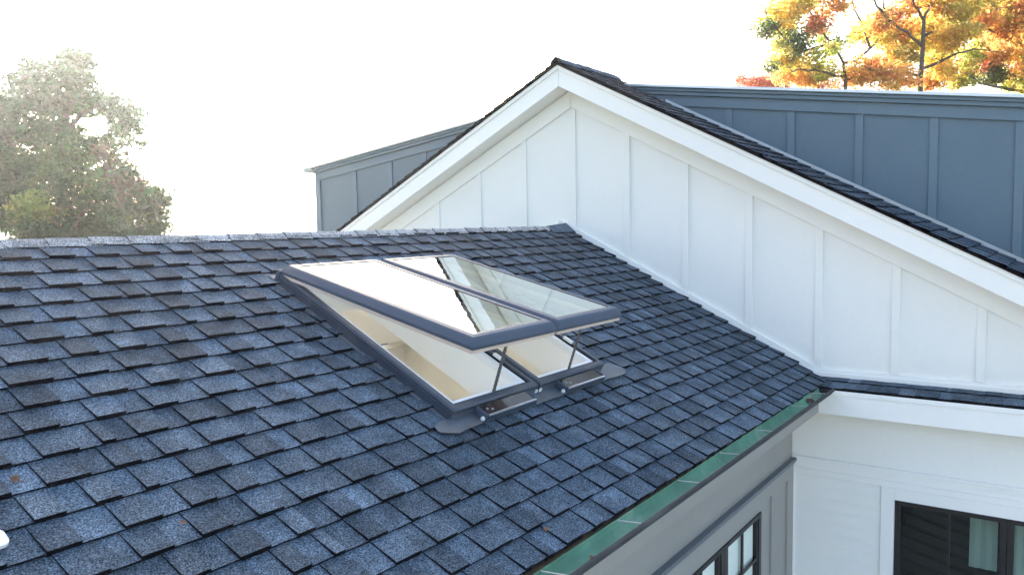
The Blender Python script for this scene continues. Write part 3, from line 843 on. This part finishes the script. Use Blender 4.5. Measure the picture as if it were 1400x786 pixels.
TREES['B']=([(20.02, -0.59, -9.14), (20.49, -0.39, -2.8), (20.87, -0.23, 2.19), (21.02, -0.16, 4.12), (21.13, -0.19, 5.13), (21.23, -0.19, 6.09)],
 [[(21.23, -0.19, 6.09), (20.75, 0.01, 6.47), (20.46, 0.23, 7.48)], [(21.23, -0.19, 6.09), (21.77, -0.35, 6.68), (22.14, -0.54, 7.85)], [(21.13, -0.16, 5.32), (20.34, 0.13, 5.62), (19.64, 0.46, 5.84), (19.43, 0.63, 6.25), (19.52, 0.67, 7.34)], [(19.64, 0.46, 5.84), (19.09, 0.77, 6.25), (18.94, 0.92, 7.04)], [(21.05, -0.15, 4.57), (21.98, -0.87, 5.02), (22.62, -1.41, 5.26), (23.51, -2.14, 5.21)], [(21.03, -0.16, 4.34), (20.06, 0.37, 4.49), (19.07, 0.89, 4.39)], [(21.19, -0.21, 5.59), (22.25, -0.61, 5.94), (23.15, -1.12, 6.49)]],
 [(21.9, 1.72, 6.13, 0.44, 'y'), (19.58, 0.82, 5.84, 0.4, 'o'), (21.55, 0.81, 6.39, 0.33, 'p'), (21.78, 0.75, 5.78, 0.47, 'o'), (20.99, 0.98, 5.61, 0.32, 'y'), (19.59, 1.08, 4.44, 0.49, 'o'), (20.76, 1.02, 4.83, 0.35, 'o'), (19.82, 0.26, 4.16, 0.49, 'o'), (23.04, 0.4, 6.24, 0.54, 'o'), (23.11, -0.07, 6.06, 0.53, 'y'), (22.35, -0.64, 6.23, 0.61, 'a'), (21.56, -0.91, 5.55, 0.45, 'y'), (23.41, -0.37, 5.36, 0.53, 'y'), (21.6, 0.39, 5.1, 0.37, 'g'), (22.46, 0.79, 5.12, 0.29, 'y'), (22.96, -0.17, 4.53, 0.48, 'o'), (22.07, -0.67, 4.65, 0.37, 'a'), (22.26, -1.17, 6.49, 0.46, 'y'), (22.33, -0.27, 6.74, 0.42, 'a'), (21.28, 0.3, 6.46, 0.28, 'o'), (21.35, -1.33, 5.56, 0.33, 'a'), (21.05, 0.07, 7.27, 0.79, 'o'), (23.48, -0.63, 7.81, 0.96, 'a'), (19.54, 0.83, 7.17, 0.66, 'o'), (19.7, 0.32, 4.97, 0.26, 'a'), (21.99, 0.18, 5.51, 0.33, 'y')])
TREES['C']=([(25.65, -3.51, -10.31), (26.16, -3.24, -3.2), (26.49, -2.93, 2.38), (26.52, -2.72, 4.21), (26.43, -2.36, 5.95), (26.48, -2.2, 7.47), (26.52, -2.05, 9.0)],
 [[(26.52, -2.72, 4.21), (25.55, -2.02, 4.37), (24.66, -1.45, 4.47), (24.14, -1.02, 4.78)], [(26.43, -2.36, 5.95), (25.3, -1.56, 6.36), (24.71, -1.16, 7.03)], [(26.47, -2.48, 5.44), (27.43, -3.16, 6.5), (28.2, -3.75, 7.57)]],
 [(24.91, -1.26, 6.57, 0.55, 'o'), (26.09, -1.51, 7.21, 0.46, 'y'), (26.0, -1.83, 6.39, 0.56, 'o'), (25.86, -2.26, 6.72, 0.63, 'a'), (27.52, -1.26, 6.23, 0.48, 'g'), (24.91, -1.87, 5.4, 0.44, 'o'), (26.1, -2.38, 5.59, 0.56, 'a'), (24.36, -1.07, 5.29, 0.39, 'g'), (26.02, -1.2, 5.08, 0.41, 'd'), (24.42, -0.86, 4.65, 0.37, 'g'), (25.4, -1.81, 4.77, 0.4, 'd'), (27.15, -2.24, 4.85, 0.47, 'g'), (25.84, -2.59, 4.96, 0.37, 'o'), (26.83, -2.4, 7.41, 0.36, 'd'), (27.67, -1.94, 6.34, 0.37, 'd'), (25.56, -3.24, 5.68, 0.98, 'a'), (25.67, -3.4, 7.1, 1.09, 'o'), (25.94, -3.26, 4.52, 0.74, 'g'), (27.43, -2.0, 8.73, 1.05, 'o'), (26.29, -1.2, 8.48, 0.77, 'y'), (26.77, -4.23, 5.74, 1.11, 'o'), (25.2, -1.6, 5.16, 0.3, 'r')])
TREES['D']=([(22.99, 5.34, -11.24), (23.83, 5.71, 0.0), (24.12, 5.89, 4.22)],
 [],
 [(23.4, 6.39, 5.34, 0.22, 'r'), (23.89, 6.28, 5.28, 0.23, 'r'), (23.61, 5.79, 5.19, 0.28, 'r'), (24.6, 5.77, 5.26, 0.26, 'r'), (25.06, 5.57, 5.58, 0.29, 'r'), (25.25, 5.4, 5.36, 0.26, 'r'), (24.48, 5.96, 4.88, 0.63, 'r'), (25.12, 5.53, 4.99, 0.52, 'r'), (24.91, 3.87, 5.04, 0.25, 'r'), (25.57, 3.5, 5.03, 0.22, 'r')])
TREES['L1']=([(5.72, 24.39, -12.27), (6.34, 24.58, -4.66), (6.75, 24.7, 0.41), (7.09, 24.63, 3.46), (7.4, 24.44, 5.23)],
 [[(6.96, 24.68, 2.44), (6.35, 24.92, 4.16), (5.99, 25.03, 5.11)], [(7.09, 24.63, 3.46), (7.95, 24.1, 4.5), (8.61, 23.65, 4.27)], [(6.85, 24.69, 1.43), (5.59, 24.95, 2.87), (4.77, 25.53, 3.81)], [(6.87, 24.7, 1.68), (8.27, 23.91, 2.72), (9.06, 23.57, 3.27)]],
 [(8.15, 25.95, 6.23, 0.43, 'L'), (7.59, 25.69, 5.75, 0.42, 'L'), (7.58, 23.82, 5.82, 0.3, 'L'), (7.21, 27.14, 5.98, 0.32, 'L'), (6.87, 25.83, 5.26, 0.46, 'L'), (6.68, 27.14, 5.39, 0.37, 'L'), (7.0, 23.9, 4.99, 0.55, 'L'), (7.18, 23.13, 5.05, 0.34, 'L'), (5.87, 26.21, 4.48, 0.56, 'L'), (5.87, 24.6, 4.32, 0.49, 'L'), (6.73, 24.67, 4.42, 0.6, 'L'), (8.13, 25.73, 4.55, 0.59, 'L'), (7.53, 23.29, 4.5, 0.4, 'L'), (7.29, 21.87, 3.97, 0.43, 'L'), (7.61, 21.57, 3.79, 0.39, 'L'), (7.97, 21.66, 3.39, 0.29, 'L'), (8.62, 23.98, 3.58, 0.37, 'L'), (8.33, 22.1, 2.99, 0.18, 'L'), (5.8, 25.37, 3.41, 0.7, 'L'), (6.08, 23.94, 3.2, 0.68, 'L'), (7.94, 25.98, 3.63, 0.48, 'L'), (6.8, 24.53, 2.55, 0.61, 'L'), (7.06, 23.06, 2.72, 0.44, 'L'), (7.19, 22.12, 2.91, 0.24, 'L'), (5.17, 24.86, 2.24, 0.73, 'L'), (5.82, 24.53, 2.13, 0.69, 'L'), (5.77, 27.48, 3.83, 0.91, 'L'), (4.8, 25.87, 2.15, 0.98, 'L'), (5.3, 24.49, 1.38, 0.73, 'D'), (5.65, 26.24, 0.7, 0.76, 'D'), (4.68, 26.36, 0.7, 1.12, 'D'), (9.01, 24.48, 3.2, 0.19, 'L'), (7.35, 22.2, 2.68, 0.22, 'L')])
TREES['L2']=([(5.78, 19.26, -11.0), (6.23, 19.58, -4.2), (6.41, 19.7, -1.48), (6.54, 19.91, 1.24)],
 [[(6.51, 19.82, 0.34), (7.1, 19.56, 0.79), (7.45, 19.48, 1.2)], [(6.53, 19.85, 0.79), (6.12, 20.03, 1.69), (5.93, 20.03, 2.23)]],
 [(6.23, 20.59, 2.35, 0.27, 'R'), (6.71, 20.73, 2.09, 0.33, 'R'), (6.48, 19.75, 1.87, 0.27, 'N'), (6.8, 21.29, 1.65, 0.47, 'R'), (6.63, 19.72, 1.47, 0.36, 'R'), (6.16, 19.53, 1.11, 0.49, 'R'), (6.72, 19.3, 1.05, 0.41, 'N'), (6.58, 18.24, 1.23, 0.2, 'N'), (6.63, 19.4, 0.55, 0.56, 'N'), (6.82, 18.56, 0.76, 0.27, 'N'), (6.74, 20.87, 0.47, 0.59, 'N'), (7.4, 19.69, 0.21, 0.33, 'N'), (6.86, 19.24, -0.24, 0.5, 'N'), (5.82, 19.07, -0.33, 0.66, 'N'), (6.94, 18.44, 0.98, 0.13, 'N'), (6.35, 19.14, 0.22, 0.13, 'Y')])
TREES['L3']=([(2.12, 15.81, -10.58), (2.53, 15.99, -5.14), (2.75, 16.14, -1.87), (2.89, 16.2, -0.06)],
 [[(2.87, 16.19, -0.24), (2.69, 16.9, 0.5), (2.56, 17.32, 0.96)], [(2.87, 16.19, -0.24), (3.39, 16.11, 0.66), (3.55, 16.16, 1.41)]],
 [(2.76, 15.84, 1.92, 0.28, 'G'), (2.94, 15.63, 1.75, 0.28, 'G'), (3.18, 17.04, 1.58, 0.34, 'G'), (2.93, 15.32, 1.25, 0.35, 'G'), (2.59, 15.52, 1.03, 0.39, 'D'), (2.96, 17.43, 1.03, 0.38, 'G'), (3.41, 15.77, 0.84, 0.37, 'D'), (3.41, 16.9, 0.59, 0.47, 'D'), (2.36, 16.75, 0.49, 0.4, 'Y'), (2.94, 17.29, 0.32, 0.41, 'G'), (2.37, 17.39, 0.23, 0.29, 'G'), (3.55, 16.11, 0.2, 0.41, 'D'), (3.06, 16.63, -0.06, 0.56, 'D'), (3.49, 15.33, -0.04, 0.33, 'D'), (2.12, 16.13, -0.22, 0.53, 'D'), (2.33, 16.28, 0.7, 0.25, 'Y')])
tree('maple_tree', 'yellow green autumn maple with forking limbs, leftmost of the trees above the dormer', 'autumn trees behind the dormer', 'A', .062, 40, thick=.11)
tree('maple_tree', 'golden orange maple with a straight trunk, middle of the trees above the dormer', 'autumn trees behind the dormer', 'B', .062, 50, thick=.13)
tree('maple_tree', 'rusty orange and olive maple at the right edge above the dormer', 'autumn trees behind the dormer', 'C', .066, 50, thick=.15)
tree('young_maple_tree', 'low pinkish red treetop just showing over the dormer roof edge', None, 'D', .05, 60, thick=.07)
tree('tall_tree', 'tall pale hazy tree with an open airy crown, behind the others beyond the left ridge', 'green trees beyond the ridge', 'L1', .085, 34, .36, .6, .22, LEAF_DULL)
tree('broadleaf_tree', 'tree with brownish green crown sloping down to the right beyond the left ridge', 'green trees beyond the ridge', 'L2', .075, 40, .30, .6, .18, LEAF_DULL)
tree('bushy_tree', 'dense lighter green bushy tree low in front beyond the left ridge', 'green trees beyond the ridge', 'L3', .055, 60, .24, .7, .14, LEAF_DULL)

# ================================================================== GROUND, HILLS, SKY, LIGHT
def ground_mat():
    m, nt, bs = mat('lawn')
    co = N(nt, 'ShaderNodeTexCoord').outputs['Object']
    a = noise(nt, .25, 5, .6, co); b = noise(nt, 14, 4, .7, co)
    c = mixc(nt, remap(nt, a.outputs[0], .35, .65, 0, 1), (.055, .085, .028), (.095, .10, .045))
    c = vmul(nt, c, remap(nt, b.outputs[0], .3, .7, .6, 1.4))
    nt.links.new(c, bs.inputs['Base Color']); bs.inputs['Roughness'].default_value = .9; bs.inputs['Specular IOR Level'].default_value = .1
    return m
mb = MB(); n = 64; rings = [0, 30, 120, 500, 2400]
vs = [(0, 0, GROUND_Z)]; fs = []
for r in rings[1:]:
    vs += [(r * math.cos(2 * math.pi * k / n), r * math.sin(2 * math.pi * k / n), GROUND_Z) for k in range(n)]
for k in range(n): fs.append((0, 1 + k, 1 + (k + 1) % n))
for q in range(len(rings) - 2):
    for k in range(n):
        a, b = 1 + q * n + k, 1 + q * n + (k + 1) % n
        fs.append((a, a + n, b + n, b))
mb.mesh(vs, fs)
tag(mb.build('ground', ground_mat()), kind='structure')
mb = MB(); mb.box(-26, -.0, -16, -2.36, GROUND_Z - .3, GROUND_Z + .02); mb.box(-12, 1.5, 2.375, 10, GROUND_Z - .3, GROUND_Z + .02)  # unseen pale slabs added to bounce light onto the walls and ceiling
tag(mb.build('bounce_slab', paint('pale_bounce', (.66, .61, .52), .8, .12, .3, 3)), kind='structure')
HILL = paint('wooded_hill', (.05, .075, .05), .9, .3, .1, .02, 0, 0)
mb = MB(); na, nr_ = 220, 6
prng = random.Random(3); ph = [(prng.uniform(0, 6.28), prng.uniform(.5, 1)) for _ in range(12)]
def hz(a):
    return sum(w * math.sin(a * f + p) for (p, w), f in zip(ph, (2, 3, 5, 7, 11, 13, 19, 29, 41, 67, 97, 131)) if True) / 6
vs = []
for j in range(nr_):
    for i in range(na + 1):
        a = R(-10) + R(130) * i / na
        prof = [0, .55, .9, 1, .8, 0][j]; r = 950 + 90 * j
        h = max(2, 15 + 7 * hz(a) + 1.2 * prng.uniform(-1, 1)) * prof
        vs.append((r * math.cos(a), r * math.sin(a), GROUND_Z - .5 + h))
fs = [(j * (na + 1) + i, j * (na + 1) + i + 1, (j + 1) * (na + 1) + i + 1, (j + 1) * (na + 1) + i) for j in range(nr_ - 1) for i in range(na)]
mb.mesh(vs, fs); tag(mb.build('hills', HILL, smooth=True), kind='structure')

SUN_AZ, SUN_EL = 62, 15
HAZE = 0.0005
if HAZE:
    mb = MB(); mb.box(-2600, 2600, -2600, 2600, GROUND_Z - 1.2, 22)
    hm = bpy.data.materials.new('haze'); hm.use_nodes = True; nt = hm.node_tree
    nt.nodes.remove(nt.nodes['Principled BSDF'])
    pv = N(nt, 'ShaderNodeVolumePrincipled'); pv.inputs['Color'].default_value = (.92, .95, 1, 1); pv.inputs['Density'].default_value = HAZE; pv.inputs['Anisotropy'].default_value = .72
    nt.links.new(pv.outputs[0], nt.nodes['Material Output'].inputs['Volume'])
    tag(mb.build('haze', hm), kind='stuff')

w = bpy.data.worlds.new('World'); sc.world = w; w.use_nodes = True
nt = w.node_tree; bg = nt.nodes['Background']
sk = N(nt, 'ShaderNodeTexSky', sky_type='NISHITA'); sk.sun_disc = False
sk.sun_elevation = R(SUN_EL); sk.sun_rotation = R(90 - SUN_AZ)
sk.air_density = 0.75; sk.dust_density = 5.5; sk.ozone_density = 0.5
nt.links.new(sk.outputs[0], bg.inputs[0]); bg.inputs[1].default_value = .13
sl = bpy.data.lights.new('sun', 'SUN'); so = bpy.data.objects.new('sun', sl); COL.objects.link(so)
sl.energy = 3.6; sl.angle = R(.53); sl.color = (1, .93, .82)
d = Vector((math.cos(R(SUN_EL)) * math.cos(R(SUN_AZ)), math.cos(R(SUN_EL)) * math.sin(R(SUN_AZ)), math.sin(R(SUN_EL))))
so.rotation_euler = d.to_track_quat('Z', 'Y').to_euler(); so.location = d * 40

# ================================================================== CAMERA
cd = bpy.data.cameras.new('camera'); cam = bpy.data.objects.new('camera', cd); COL.objects.link(cam)
cd.sensor_width = 36; cd.lens = 1099.5 / 1400 * 36; cd.clip_start = .05; cd.clip_end = 12000
cam.matrix_world = Matrix((
    (0.576365, 0.075072, -0.813737, -7.11501),
    (-0.817020, 0.032495, -0.575693, -4.39427),
    (-0.016776, 0.996649, 0.080064, 0.03034),
    (0, 0, 0, 1)))
sc.camera = cam
sc.view_settings.view_transform = 'Standard'; sc.view_settings.look = 'None'; sc.view_settings.gamma = 1; sc.view_settings.use_curve_mapping = False
sc.view_settings.exposure = 2.87
cy = sc.cycles
cy.max_bounces = 10; cy.diffuse_bounces = 5; cy.glossy_bounces = 5; cy.transparent_max_bounces = 12; cy.transmission_bounces = 6; cy.volume_bounces = 0
cy.use_denoising = True
cy.use_adaptive_sampling = True; cy.adaptive_threshold = .015
cy.sample_clamp_indirect = 8; cy.caustics_reflective = False; cy.caustics_refractive = False
